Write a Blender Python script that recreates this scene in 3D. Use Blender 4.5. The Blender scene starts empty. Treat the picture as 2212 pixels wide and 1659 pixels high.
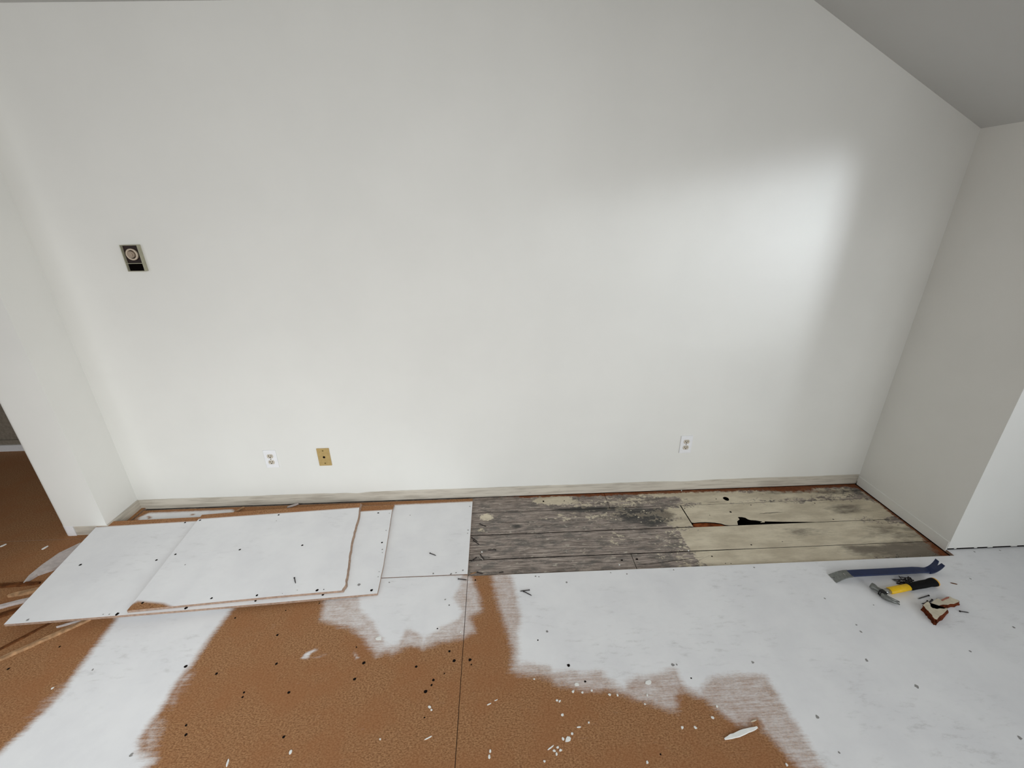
import bpy, bmesh, math, random
import numpy as np
from mathutils import Vector, Matrix
from mathutils.geometry import delaunay_2d_cdt

scn = bpy.context.scene
col = scn.collection
R_ = random.Random(7)

# ------------------------------------------------------------------ camera
F_PX, PITCH, YAW, ROLL = 923.70, 0.38930, 0.03675, -0.01344
CAM = Vector((0.0, -2.1570, 1.6176))
_fwd0 = Vector((math.sin(YAW), math.cos(YAW), 0))
_rt0 = Vector((math.cos(YAW), -math.sin(YAW), 0))
_up0 = Vector((0, 0, 1))
FWD = math.cos(PITCH) * _fwd0 - math.sin(PITCH) * _up0
_upc = math.cos(PITCH) * _up0 + math.sin(PITCH) * _fwd0
RGT = math.cos(ROLL) * _rt0 + math.sin(ROLL) * _upc
UPV = -math.sin(ROLL) * _rt0 + math.cos(ROLL) * _upc
cd = bpy.data.cameras.new('camera')
cd.sensor_fit = 'HORIZONTAL'
cd.sensor_width = 36.0
cd.lens = F_PX / 2212.0 * 36.0
cd.clip_start = 0.02
cam = bpy.data.objects.new('camera', cd)
col.objects.link(cam)
cam.matrix_world = Matrix(((RGT.x, UPV.x, -FWD.x, CAM.x), (RGT.y, UPV.y, -FWD.y, CAM.y),
                           (RGT.z, UPV.z, -FWD.z, CAM.z), (0, 0, 0, 1)))
scn.camera = cam

# ------------------------------------------------------------------ world, light, exposure
scn.view_settings.view_transform = 'Standard'
scn.view_settings.look = 'None'
scn.view_settings.gamma = 1.0
scn.view_settings.use_curve_mapping = False
scn.view_settings.exposure = 0.0
w = bpy.data.worlds.new('overcast')
scn.world = w
w.use_nodes = True
w.node_tree.nodes['Background'].inputs[0].default_value = (0.93, 0.97, 1.0, 1)
w.node_tree.nodes['Background'].inputs[1].default_value = 0.15


def area(name, loc, target, sx, sy, power, color, spread=180):
    l = bpy.data.lights.new(name, 'AREA')
    l.shape = 'RECTANGLE'; l.size = sx; l.size_y = sy
    l.energy = power; l.color = color; l.spread = math.radians(spread)
    o = bpy.data.objects.new(name, l)
    col.objects.link(o)
    o.location = loc
    o.rotation_euler = (Vector(target) - Vector(loc)).to_track_quat('-Z', 'Y').to_euler()
    return o


# daylight: the dormer window off to the right, then unseen fill lamps added behind the camera
COOL, SOFT = (0.93, 1.0, 1.07), (0.972, 1.01, 1.018)
area('dormer_window_daylight', (4.2, -2.3, 1.3), (-2.0, -1.2, 0.6), 1.2, 1.0, 2.1, COOL, 90)
area('dormer_window_sky', (3.8, -2.2, 1.5), (1.5, 0.0, 1.55), 0.4, 0.2, 0.92, COOL, 30)
area('dormer_window_low_sky', (3.8, -2.2, 1.5), (0.8, 0.0, 1.3), 0.3, 0.1, 2.25, COOL, 80)
area('dormer_window_bright_gap', (3.4, -2.0, 1.6), (1.45, 0.0, 1.55), 0.3, 0.3, 0.18, COOL, 26)
area('rear_fill_right', (2.0, -4.6, 1.5), (-0.7, 0.0, 0.9), 2.2, 1.9, 25.4, SOFT, 120)  # unseen fill lamp added behind the camera, like the next two
area('rear_fill_left', (-3.0, -4.2, 1.4), (-0.5, 0.0, 0.9), 2.2, 1.9, 13.5, SOFT, 120)
area('rear_fill_far_right', (3.0, -4.4, 1.4), (-1.2, 0.0, 0.7), 1.8, 1.5, 7.9, SOFT, 80)
area('floor_fill', (0.0, -3.6, 2.2), (-1.0, -1.0, 0.0), 1.5, 0.9, 11.7, SOFT, 100)  # fill lamp added, like the two below, to brighten the left floor
area('floor_fill_side', (-3.0, -2.6, 1.8), (-1.0, -0.8, 0.0), 1.2, 0.9, 1.8, SOFT, 90)
area('floor_fill_left', (-1.5, -3.2, 2.2), (-1.6, -0.9, 0.0), 0.9, 0.9, 3.3, SOFT, 60)

# ------------------------------------------------------------------ room measurements (metres)
XL, XR = -2.131, 2.237          # the two return walls
YS = -0.5735                    # face of the right stub
YC = -0.609                     # front edge of the opened-up strip of floor
YLS = -0.218                    # face of the left stub
ZP = -0.014                     # old plank floor, one board thickness down
ZB = 0.061                      # lower edge of the painted wall
ZC = 2.385                      # flat ceiling
XK = 1.332                      # where the ceiling starts to slope
SLOPE = (ZC - 1.925) / (XR - XK)
XSEAM = -0.166


def at(u, v, z=0.0, k=0.0, x0=-0.56):
    """point where the sight line of photo position (u, v) meets the plane z + k*(x0-x)"""
    d = RGT * ((u - 1106) / F_PX) - UPV * ((v - 829.5) / F_PX) + FWD
    t = (z + k * (x0 - CAM.x) - CAM.z) / (d.z + k * d.x)
    return CAM + d * t


def pts(L, z=0.0, k=0.0):
    return [(p.x, p.y) for p in (at(u, v, z, k) for u, v in L)]


# ------------------------------------------------------------------ materials
def srgb(r, g, b):
    f = lambda c: (c / 255 / 12.92) if c / 255 <= .04045 else ((c / 255 + .055) / 1.055) ** 2.4
    return (f(r), f(g), f(b), 1)


class N:
    """tiny node-tree builder"""
    def __init__(s, name, rough=0.6, spec=0.3):
        s.m = bpy.data.materials.new(name); s.m.use_nodes = True
        s.t = s.m.node_tree; s.b = s.t.nodes['Principled BSDF']
        s.b.inputs['Roughness'].default_value = rough
        s.b.inputs['Specular IOR Level'].default_value = spec
        s.pos = s.t.nodes.new('ShaderNodeTexCoord').outputs['Object']

    def put(s, sock, v):
        if isinstance(v, bpy.types.NodeSocket): s.t.links.new(v, sock)
        else: sock.default_value = v

    def vec(s, sx, sy, sz, off=(0, 0, 0), rot=0):
        n = s.t.nodes.new('ShaderNodeMapping'); s.t.links.new(s.pos, n.inputs[0])
        n.inputs['Scale'].default_value = (sx, sy, sz); n.inputs['Location'].default_value = off
        n.inputs['Rotation'].default_value = (0, 0, rot)
        return n.outputs[0]

    def noise(s, scale, detail=3, rough=.55, vec=None, dist=0):
        n = s.t.nodes.new('ShaderNodeTexNoise')
        s.t.links.new(vec if vec is not None else s.pos, n.inputs['Vector'])
        n.inputs['Scale'].default_value = scale; n.inputs['Detail'].default_value = detail
        n.inputs['Roughness'].default_value = rough; n.inputs['Distortion'].default_value = dist
        return n.outputs[0]

    def voro(s, scale, vec=None, feature='F1'):
        n = s.t.nodes.new('ShaderNodeTexVoronoi'); n.feature = feature
        s.t.links.new(vec if vec is not None else s.pos, n.inputs['Vector'])
        n.inputs['Scale'].default_value = scale
        return n.outputs['Distance']

    def ramp(s, v, a, b, lo=0., hi=1.):
        n = s.t.nodes.new('ShaderNodeMapRange'); n.interpolation_type = 'SMOOTHSTEP'
        s.put(n.inputs['Value'], v)
        n.inputs['From Min'].default_value = a; n.inputs['From Max'].default_value = b
        n.inputs['To Min'].default_value = lo; n.inputs['To Max'].default_value = hi
        return n.outputs[0]

    def math(s, op, a, b=0.0, c=0.0):
        n = s.t.nodes.new('ShaderNodeMath'); n.operation = op
        s.put(n.inputs[0], a); s.put(n.inputs[1], b); s.put(n.inputs[2], c)
        return n.outputs[0]

    def mix(s, f, a, b):
        n = s.t.nodes.new('ShaderNodeMix'); n.data_type = 'RGBA'
        s.put(n.inputs['Factor'], f); s.put(n.inputs['A'], a); s.put(n.inputs['B'], b)
        return n.outputs['Result']

    def attr(s, name):
        n = s.t.nodes.new('ShaderNodeAttribute'); n.attribute_name = name
        return n.outputs['Fac']

    def bump(s, h, strength=.2, dist=.002):
        n = s.t.nodes.new('ShaderNodeBump'); n.inputs['Strength'].default_value = strength
        n.inputs['Distance'].default_value = dist
        s.put(n.inputs['Height'], h); s.t.links.new(n.outputs[0], s.b.inputs['Normal'])

    def out(s, c):
        s.put(s.b.inputs['Base Color'], c); return s.m


def plain(name, rgb, rough=.6, spec=.3, metal=0., var=.12, scale=60):
    n = N(name, rough, spec)
    n.b.inputs['Metallic'].default_value = metal
    c = srgb(*rgb); d = tuple(x * (1 - 2 * var) for x in c[:3]) + (1,)
    return n.out(n.mix(n.ramp(n.noise(scale, 4), .3, .7), d, c))


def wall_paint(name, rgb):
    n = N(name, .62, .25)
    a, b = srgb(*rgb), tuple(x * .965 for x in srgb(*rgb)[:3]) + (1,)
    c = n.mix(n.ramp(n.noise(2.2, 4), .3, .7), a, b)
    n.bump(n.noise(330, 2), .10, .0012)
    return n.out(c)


M_WALL = wall_paint('wall_paint', (235, 234, 229))
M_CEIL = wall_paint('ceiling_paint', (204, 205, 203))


def board_mat(name, amp, wear):
    """particle board, painted white where the 'cov' attribute says so"""
    n = N(name, .72, .2)
    fleck = n.noise(230, 5, .75, n.vec(.6, 1.1, 1))
    mott = n.noise(6, 5, .65)
    brown = n.mix(n.ramp(fleck, .36, .66), srgb(124, 84, 54), srgb(184, 139, 98))
    brown = n.mix(n.ramp(mott, .38, .66, 0, .6), brown, srgb(154, 104, 67))
    brown = n.mix(n.ramp(n.noise(95, 4, .7, n.vec(.6, 1.3, 1)), .58, .75, 0, .5), brown, srgb(98, 60, 38))
    stroke = n.noise(1, 5, .65, n.vec(9, 130, 1))
    blot = n.noise(28, 4, .6)
    fine = n.noise(240, 2, .6, n.vec(.35, 1, 1))
    nz = n.math('ADD', n.math('MULTIPLY', stroke, .45), n.math('ADD', n.math('MULTIPLY', blot, .3), n.math('MULTIPLY', fine, .25)))
    cv = n.math('ADD', n.attr('cov'), n.math('MULTIPLY', n.math('SUBTRACT', nz, .5), amp))
    cov = n.ramp(cv, .08, .92)
    white = n.mix(n.ramp(n.noise(5, 5, .6), .3, .72), srgb(238, 238, 239), srgb(230, 230, 232))
    scuff = n.math('MULTIPLY', n.ramp(n.noise(1, 6, .7, n.vec(14, 42, 1, (3, 1, 0), .5)), .50, .78), n.ramp(n.noise(2.6, 4, .6), .46, .66))
    white = n.mix(n.math('MULTIPLY', scuff, wear), white, srgb(140, 136, 130))
    n.bump(fleck, .12, .001)
    return n.out(n.mix(cov, brown, white))


M_FLOOR = board_mat('painted_underlay', 1.25, .42)
M_SHEET = board_mat('painted_sheet', .22, .25)
M_EDGE = plain('board_edge', (176, 150, 132), .8, .1, var=.15, scale=90)
M_HOLE = plain('hole_dark', (26, 20, 18), .9, .05)
M_SMUDGE = plain('grey_smudge', (156, 154, 152), .9, .05)


def strip_mat():
    n = N('bare_wall_strip', .75, .15)
    c = n.mix(n.ramp(n.noise(1, 5, .6, n.vec(5, 5, 60)), .42, .68), srgb(208, 201, 188), srgb(182, 174, 161))
    c = n.mix(n.ramp(n.noise(9, 5, .65, n.vec(1, 1, 3)), .66, .76, 0, .6), c, srgb(104, 94, 82))
    return n.out(c)


M_STRIP = strip_mat()


def plank_mat():
    n = N('old_plank', .7, .2)
    g = n.noise(1, 6, .68, n.vec(6, 110, 1))
    g2 = n.noise(1, 5, .65, n.vec(14, 210, 1, (7, 3, 0)))
    mot = n.noise(20, 6, .72, n.vec(.6, 1.5, 1))
    wood = n.mix(n.ramp(g, .3, .7), srgb(108, 97, 90), srgb(188, 175, 165))
    wood = n.mix(n.ramp(g2, .50, .68, 0, .8), wood, srgb(80, 72, 67))
    wood = n.mix(n.ramp(mot, .46, .62, 0, .7), wood, srgb(98, 95, 91))
    wood = n.mix(n.ramp(n.noise(46, 4, .7, n.vec(.6, 1.2, 1, (4, 2, 0))), .60, .70, 0, .75), wood, srgb(198, 190, 176))
    dk = n.ramp(n.math('ADD', n.attr('dark'), n.math('MULTIPLY', n.math('SUBTRACT', n.noise(15, 6, .68, n.vec(.5, 1.5, 1)), .5), 1.7)), .25, .95)
    cream0 = n.mix(n.ramp(n.noise(9, 6, .65, n.vec(.6, 1.6, 1)), .32, .7), srgb(222, 211, 188), srgb(192, 180, 158))
    cream0 = n.mix(n.ramp(g2, .55, .74, 0, .6), cream0, srgb(140, 129, 112))
    chips = n.noise(58, 4, .6, n.vec(.75, 1.15, 1), .8)
    chips2 = n.noise(15, 5, .65, n.vec(.7, 1.2, 1), .5)
    nz = n.math('ADD', n.math('MULTIPLY', chips, .6), n.math('MULTIPLY', chips2, .4))
    cm = n.ramp(n.math('ADD', n.attr('cream'), n.math('MULTIPLY', n.math('SUBTRACT', nz, .5), 2.7)), .40, .66)
    soot = n.mix(n.math('MULTIPLY', dk, .85), wood, srgb(60, 61, 60))
    c = n.mix(cm, soot, cream0)
    veil = n.math('MULTIPLY', n.math('MULTIPLY', dk, cm), .78)
    c = n.mix(veil, c, srgb(92, 83, 75))
    rs = n.ramp(n.math('ADD', n.attr('rust'), n.math('MULTIPLY', n.math('SUBTRACT', n.noise(38, 4, .6), .5), 1.3)), .3, .75)
    c = n.mix(n.math('MULTIPLY', rs, .92), c, n.mix(n.noise(50, 3), srgb(74, 34, 14), srgb(150, 82, 36)))
    n.bump(g, .35, .002)
    return n.out(c)


M_PLANK = plank_mat()
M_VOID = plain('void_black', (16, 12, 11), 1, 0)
M_RUSTWOOD = plain('raw_orange_wood', (150, 80, 42), .8, .1, var=.3, scale=40)
M_NAIL = plain('nail_steel', (46, 40, 40), .45, .5, .5)
M_NAIL_BRIGHT = plain('nail_bright', (200, 196, 188), .3, .6, .7)
M_STEEL = plain('tool_steel', (128, 130, 126), .38, .5, .55, scale=120)
M_STEELDK = plain('tool_steel_dark', (30, 30, 31), .5, .4, .2)
M_CHROME = plain('polished_steel', (196, 196, 192), .2, .5, .85)
M_BLUE = plain('blue_enamel', (8, 32, 76), .38, .5, var=.1)
M_YELLOW = plain('yellow_plastic', (240, 192, 12), .42, .4, var=.05)
M_AMBER = plain('amber_plastic', (236, 178, 74), .45, .4, var=.05)
M_BLACK = plain('black_rubber', (12, 11, 12), .7, .15)
M_OUTLET = plain('white_plastic', (240, 240, 242), .35, .45, var=.02)
M_OUTLET_IN = plain('ivory_plastic', (206, 196, 180), .4, .4, var=.05)
M_TAN = plain('tan_plate', (188, 160, 104), .45, .4, var=.06)
M_BRASS = plain('dull_brass', (120, 104, 52), .4, .5, .6)
M_OLIVE = plain('olive_beige_metal', (172, 168, 146), .5, .4, var=.08)
M_DKBROWN = plain('dark_brown_plate', (44, 28, 24), .5, .3)
M_KNOB = plain('beige_dial', (206, 190, 170), .45, .4, var=.05)
M_KNOBIN = plain('taupe_dial', (166, 148, 130), .45, .4, var=.05)
M_CHIP = plain('white_paint_flake', (240, 240, 236), .6, .3, var=.03)
M_LATH = plain('tan_splinter', (192, 152, 114), .75, .15, var=.22, scale=50)
M_LATHDK = plain('brown_splinter', (112, 68, 36), .75, .15, var=.25, scale=50)
M_LATHWH = plain('whitewashed_splinter', (206, 196, 192), .75, .15, var=.10, scale=50)
M_ROT = plain('rotted_brown_wood', (110, 50, 22), .8, .1, var=.38, scale=55)
M_CREAMTOP = plain('old_cream_paint', (212, 202, 180), .7, .2, var=.08, scale=40)
M_PINK = plain('pink_stain', (176, 112, 96), .7, .2, var=.1)
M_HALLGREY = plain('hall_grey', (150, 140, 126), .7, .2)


# ------------------------------------------------------------------ object helpers
def tag(o, label=None, cat=None, group=None, kind=None):
    if label: o['label'] = label
    if cat: o['category'] = cat
    if group: o['group'] = group
    if kind: o['kind'] = kind
    return o


def link(name, bm, mats, parent=None, smooth=False, origin=None):
    me = bpy.data.meshes.new(name)
    bmesh.ops.recalc_face_normals(bm, faces=bm.faces)
    if smooth:
        for f in bm.faces: f.smooth = True
    bm.to_mesh(me); bm.free()
    for m in (mats if isinstance(mats, (list, tuple)) else [mats]): me.materials.append(m)
    o = bpy.data.objects.new(name, me); col.objects.link(o)
    if parent: o.parent = parent
    if origin is not None:
        me.transform(Matrix.Translation(-Vector(origin))); o.location = origin
    return o


def empty(name, loc, rz=0.0):
    o = bpy.data.objects.new(name, None); col.objects.link(o)
    o.location = loc; o.rotation_euler = (0, 0, rz); o.empty_display_size = .05
    return o


def box(bm, x0, x1, y0, y1, z0, z1, mi=0, bev=0.0):
    g = bmesh.ops.create_cube(bm, size=1)
    for v in g['verts']:
        v.co = Vector(((x0 + x1) / 2 + v.co.x * (x1 - x0), (y0 + y1) / 2 + v.co.y * (y1 - y0), (z0 + z1) / 2 + v.co.z * (z1 - z0)))
    fs = {f for v in g['verts'] for f in v.link_faces}
    for f in fs: f.material_index = mi
    if bev:
        es = {e for v in g['verts'] for e in v.link_edges}
        bmesh.ops.bevel(bm, geom=list(es), offset=bev, segments=2, profile=.6, affect='EDGES')


def extrude_poly(bm, poly, z0, z1, mi=0, side_mi=None):
    """poly: list of (x, y); z0/z1 numbers or functions of (x, y)"""
    f0 = z0 if callable(z0) else (lambda x, y: z0)
    f1 = z1 if callable(z1) else (lambda x, y: z1)
    a = [bm.verts.new((x, y, f0(x, y))) for x, y in poly]
    b = [bm.verts.new((x, y, f1(x, y))) for x, y in poly]
    n = len(poly)
    for i in range(n):
        f = bm.faces.new((a[i], a[(i + 1) % n], b[(i + 1) % n], b[i]))
        f.material_index = mi if side_mi is None else side_mi
    fs = [bm.faces.new(b), bm.faces.new(list(reversed(a)))]
    for f in fs: f.material_index = mi
    bmesh.ops.triangulate(bm, faces=fs)


def tube(bm, path, radii, seg=10, mi=0, cap=True, flat=None):
    """swept rings; radii = r or (rx, ry) per point"""
    rings = []
    for i, p in enumerate(path):
        p = Vector(p)
        d = (Vector(path[min(i + 1, len(path) - 1)]) - Vector(path[max(i - 1, 0)])).normalized()
        up = Vector((0, 0, 1)) if abs(d.z) < .9 else Vector((1, 0, 0))
        s = d.cross(up).normalized(); u = s.cross(d)
        r = radii[i] if isinstance(radii, (list, tuple)) else radii
        rx, ry = r if isinstance(r, (list, tuple)) else (r, r)
        rings.append([bm.verts.new(p + s * (math.cos(t) * rx) + u * (math.sin(t) * ry))
                      for t in (2 * math.pi * k / seg for k in range(seg))])
    for a, b in zip(rings, rings[1:]):
        for k in range(seg):
            f = bm.faces.new((a[k], a[(k + 1) % seg], b[(k + 1) % seg], b[k])); f.material_index = mi
    if cap:
        bm.faces.new(rings[0]).material_index = mi; bm.faces.new(list(reversed(rings[-1]))).material_index = mi


def disc(bm, c, rx, ry, z, mi, rot=0., seg=9, jit=0.):
    vs = []
    for k in range(seg):
        t = 2 * math.pi * k / seg; q = 1 + R_.uniform(-jit, jit)
        x, y = math.cos(t) * rx * q, math.sin(t) * ry * q
        vs.append(bm.verts.new((c[0] + x * math.cos(rot) - y * math.sin(rot), c[1] + x * math.sin(rot) + y * math.cos(rot),
                                z(c[0], c[1]) if callable(z) else z)))
    f = bm.faces.new(vs); f.material_index = mi
    if f.normal.z < 0: f.normal_flip()


def inside(P, poly):
    poly = np.asarray(poly); x, y = P[:, 0], P[:, 1]
    r = np.zeros(len(P), bool); n = len(poly)
    for i in range(n):
        x0, y0 = poly[i]; x1, y1 = poly[(i + 1) % n]
        c = (y0 > y) != (y1 > y)
        with np.errstate(divide='ignore', invalid='ignore'):
            xx = x0 + (y - y0) / ((y1 - y0) if y1 != y0 else 1e-12) * (x1 - x0)
        r ^= c & (x < xx)
    return r


def seg_dist(P, a, b):
    a, b = np.asarray(a), np.asarray(b); d = b - a
    t = np.clip(((P - a) @ d) / max(d @ d, 1e-12), 0, 1)
    return np.linalg.norm(P - a - t[:, None] * d, axis=1)


def sdf(P, poly):
    """positive inside"""
    d = np.full(len(P), 9.0); n = len(poly)
    for i in range(n): d = np.minimum(d, seg_dist(P, poly[i], poly[(i + 1) % n]))
    return np.where(inside(P, poly), d, -d)


def set_attr(me, name, vals):
    a = me.attributes.new(name, 'FLOAT', 'POINT')
    a.data.foreach_set('value', np.asarray(vals, dtype=np.float32))


def slab(name, outline, holes, step, top, bottom, mats, parent=None, extra=None, fine=None, shift=None):
    """flat board with any outline, through-holes and a fine top mesh; top/bottom = z functions"""
    O = [np.asarray(outline)] + [np.asarray(h) for h in holes]
    V, Ed = [], []
    for loop in O:
        i0 = len(V)
        L = []
        for i in range(len(loop)):
            a, b = loop[i], loop[(i + 1) % len(loop)]
            m = max(1, int(np.linalg.norm(b - a) / max(step, .02)))
            L += [tuple(a + (b - a) * j / m) for j in range(m)]
        V += L; Ed += [(i0 + j, i0 + (j + 1) % len(L)) for j in range(len(L))]
    nb = len(V)
    x0, y0 = O[0].min(0); x1, y1 = O[0].max(0)
    gx, gy = np.meshgrid(np.arange(x0, x1, step), np.arange(y0, y1, step))
    G = np.stack([gx.ravel(), gy.ravel()], 1)
    ok = sdf(G, O[0]) > step * .4
    for h in O[1:]: ok &= sdf(G, h) < -step * .3
    V += [tuple(p) for p in G[ok]]
    r = delaunay_2d_cdt([Vector(p) for p in V], Ed, [], 0, 1e-6)
    P = np.array([(p.x, p.y) for p in r[0]])
    T = np.array([t for t in r[2] if len(t) == 3])
    c = P[T].mean(1)
    ok = inside(c, O[0])
    for h in O[1:]: ok &= ~inside(c, h)
    bm = bmesh.new()
    tv = [bm.verts.new((x, y, top(x, y))) for x, y in P]
    for t in T[ok]:
        try: bm.faces.new([tv[i] for i in t])
        except ValueError: pass
    for v in [v for v in bm.verts if not v.link_faces]: bm.verts.remove(v)
    for f in bm.faces:
        f.normal_update()
        if f.normal.z < 0: f.normal_flip()
    be = [e for e in bm.edges if len(e.link_faces) == 1]
    low = {}
    for e in be:
        for v in e.verts:
            if v not in low:
                sx = shift(v.co.x, v.co.y) if shift else 0
                low[v] = bm.verts.new((v.co.x + sx, v.co.y, bottom(v.co.x, v.co.y)))
    for e in be:
        a, b = e.verts
        f = bm.faces.new((a, b, low[b], low[a])); f.material_index = 1
    if extra: extra(bm)
    co = np.array([v.co[:] for v in bm.verts])
    return link(name, bm, mats, parent), co


# ------------------------------------------------------------------ walls and ceiling
def prism_xz(name, poly, y0, y1, mats, kind='structure'):
    bm = bmesh.new()
    a = [bm.verts.new((x, y0, z)) for x, z in poly]; b = [bm.verts.new((x, y1, z)) for x, z in poly]
    n = len(poly)
    for i in range(n): bm.faces.new((a[i], a[(i + 1) % n], b[(i + 1) % n], b[i]))
    bmesh.ops.triangulate(bm, faces=[bm.faces.new(a), bm.faces.new(list(reversed(b)))])
    return tag(link(name, bm, mats), kind=kind)


def zceil(x): return ZC if x <= XK else ZC - SLOPE * (x - XK)


# painted back wall; its lower edge is a little lumpy where the old baseboard came off
low = []
nlow = 150
for i in range(nlow + 1):
    x = XL - .02 + (XR + .04 - XL) * i / nlow
    z = ZB + .0012 * math.sin(x * 9) + R_.uniform(-.0008, .0008)
    for bx, w_, d_ in ((-.86, .05, .006), (1.13, .09, .006), (-1.0, .03, .003)):
        z -= d_ * math.exp(-((x - bx) / w_) ** 2)
    low.append((x, z))
prism_xz('wall_back', low + [(XR + .02, zceil(XR + .02) + .02), (XK, ZC + .02), (XL - .02, ZC + .02)], 0.0, 0.1, M_WALL)
bm = bmesh.new()
box(bm, XL - .03, XR + .03, .004, .09, ZP + .004, ZB + .02)
tag(link('baseboard_back', bm, M_STRIP), kind='structure')

# left stub: return face, front face, rounded free corner, long side into the hall
poly = [(XL, .1), (XL, YLS)]
cx_, cy_, rr = -2.345, YLS + .03, .03
poly += [(-2.318, YLS)]
for k in range(9):
    t = -math.pi / 2 - k * math.pi / 16
    poly.append((cx_ + rr * math.cos(t), cy_ + rr * math.sin(t)))
poly += [(cx_ - rr, 1.2), (XL - .02, 1.2), (XL - .02, .1)]
bm = bmesh.new()
extrude_poly(bm, poly, ZB, ZC + .02)
tag(link('wall_left', bm, M_WALL), kind='structure')
bm = bmesh.new()
box(bm, XL - .03, XL + .0, YLS + .004, .01, .0, ZB + .001)
box(bm, -2.308, XL - .002, YLS + .003, YLS + .03, .0, ZB + .001)
tag(link('baseboard_left', bm, M_STRIP), kind='structure')
# free corner bead runs to the floor
bm = bmesh.new()
pl = [(-2.309, YLS - .001)] + [(cx_ + (rr + .001) * math.cos(-math.pi / 2 - k * math.pi / 16), cy_ + (rr + .001) * math.sin(-math.pi / 2 - k * math.pi / 16)) for k in range(9)] + [(cx_ - rr - .001, 1.2), (-2.309, 1.2)]
extrude_poly(bm, pl, 0.0, ZB + .002)
tag(link('trim_1', bm, M_OUTLET), kind='structure')

# right stub
bm = bmesh.new()
extrude_poly(bm, [(XR, .1), (XR, YS), (4.6, YS), (4.6, .1)], lambda x, y: .009, lambda x, y: zceil(x) + .02)
for k in range(9):        # crumbly plaster along its foot
    x = XR + .05 + k * .09 + R_.uniform(-.02, .02)
    box(bm, x, x + R_.uniform(.01, .04), YS - .0015, YS + .01, .006, .010 + R_.uniform(.000, .004))
tag(link('wall_right', bm, M_WALL), kind='structure')
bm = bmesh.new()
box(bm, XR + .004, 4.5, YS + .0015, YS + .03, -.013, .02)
tag(link('gap_shade_strip', bm, M_VOID), kind='structure')  # black strip that paints in the shade of the gap under the wall
bm = bmesh.new()
box(bm, XR - .0035, XR + .01, YS + .002, -.004, ZP + .004, .048, bev=.0015)
tag(link('baseboard_right', bm, M_WALL), kind='structure')

XD, YD = 2.45, -1.0       # a dormer opens in the slope on the right, nearer the camera
ZD = zceil(XD)
bm = bmesh.new()


def prism_y(bm, prof, y0, y1):
    """thick ceiling strip: prof = list of (x, z) along the underside"""
    a = [bm.verts.new((x, y0, z)) for x, z in prof] + [bm.verts.new((x, y0, z + .06)) for x, z in reversed(prof)]
    b = [bm.verts.new((v.co.x, y1, v.co.z)) for v in a]
    n = len(a)
    for i in range(n): bm.faces.new((a[i], a[(i + 1) % n], b[(i + 1) % n], b[i]))
    bmesh.ops.triangulate(bm, faces=[bm.faces.new(a), bm.faces.new(list(reversed(b)))])


prism_y(bm, [(-5.2, 2.362), (-1.87, 2.374), (-1.1, 2.3825), (0.1, 2.402), (XK, ZC + .006), (4.6, zceil(4.6))], .15, YD)
prism_y(bm, [(-5.2, 2.362), (-1.87, 2.374), (-1.1, 2.3825), (0.1, 2.402), (XK, ZC + .006), (XD, ZD), (4.6, ZD)], YD, -3.4)
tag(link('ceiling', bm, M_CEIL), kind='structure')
bm = bmesh.new()
a = [bm.verts.new((x, YD - .001, z)) for x, z in ((XD, ZD), (4.6, zceil(4.6)), (4.6, ZD))]
bm.faces.new(a)
g = bmesh.ops.extrude_face_region(bm, geom=list(bm.faces))
for v in [v for v in g['geom'] if isinstance(v, bmesh.types.BMVert)]: v.co.y += .06
blocker_xz = [(2.14, 1.55), (2.45, 1.60), (4.0, 1.815), (4.0, ZD + .02), (XD, ZD + .02), (2.14, zceil(2.14) + .02)]  # added unseen header, shaped to cut the light patch on the back wall
bm2 = [bm.verts.new((x, -1.24, z)) for x, z in blocker_xz]
f = bm.faces.new(bm2)
g = bmesh.ops.extrude_face_region(bm, geom=[f])
for v in [v for v in g['geom'] if isinstance(v, bmesh.types.BMVert)]: v.co.y += .03
tag(link('wall_dormer_and_blocker', bm, M_WALL), kind='structure')

# far side of the next room, seen past the left stub
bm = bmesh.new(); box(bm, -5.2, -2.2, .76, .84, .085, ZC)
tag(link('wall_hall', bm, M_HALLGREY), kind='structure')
bm = bmesh.new(); box(bm, -5.2, -2.2, .738, .77, .0, .05); box(bm, -5.2, -2.2, .748, .77, .05, .088, 1)
tag(link('baseboard_hall', bm, [M_OUTLET, M_HALLGREY]), kind='structure')

# ------------------------------------------------------------------ floor: painted particle-board panels
# (outline, how much paint, softness of the edge in metres)
PAINT = []


def paint(L, c=1.0, s=.03): PAINT.append((pts(L), c, s))


# broad band rolled down the left
paint([(251, 1300), (251, 1339), (212, 1389), (166, 1450), (128, 1503), (86, 1546), (26, 1602), (-60, 1680), (-60, 1800), (300, 1800), (312, 1659), (334, 1645), (300, 1622), (302, 1597),
       (326, 1561), (360, 1513), (377, 1480), (416, 1432), (457, 1372), (497, 1321), (520, 1290)], 1.0, .025)
paint([(68, 1545), (132, 1478), (150, 1480), (90, 1556)], .4, .03)
paint([(360, 1513), (377, 1480), (400, 1445), (420, 1455), (396, 1490), (370, 1530)], .42, .03)
paint([(300, 1597), (330, 1545), (356, 1556), (345, 1600), (334, 1640), (296, 1640)], .42, .03)
# patch in the middle
paint([(699, 1295), (689, 1341), (722, 1351), (762, 1362), (783, 1382), (793, 1397), (813, 1421), (832, 1412), (846, 1417), (871, 1402), (889, 1396), (914, 1403),
       (955, 1389), (1000, 1380), (1028, 1365), (1023, 1341), (1014, 1336), (1043, 1321), (1036, 1283), (1020, 1240), (700, 1240)], .55, .02)
paint([(770, 1240), (770, 1318), (800, 1346), (818, 1380), (830, 1402), (862, 1398), (882, 1362), (905, 1377), (914, 1398), (926, 1380), (955, 1360), (995, 1340), (1006, 1320), (985, 1290), (1000, 1262), (1000, 1240)], 1.0, .03)
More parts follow.
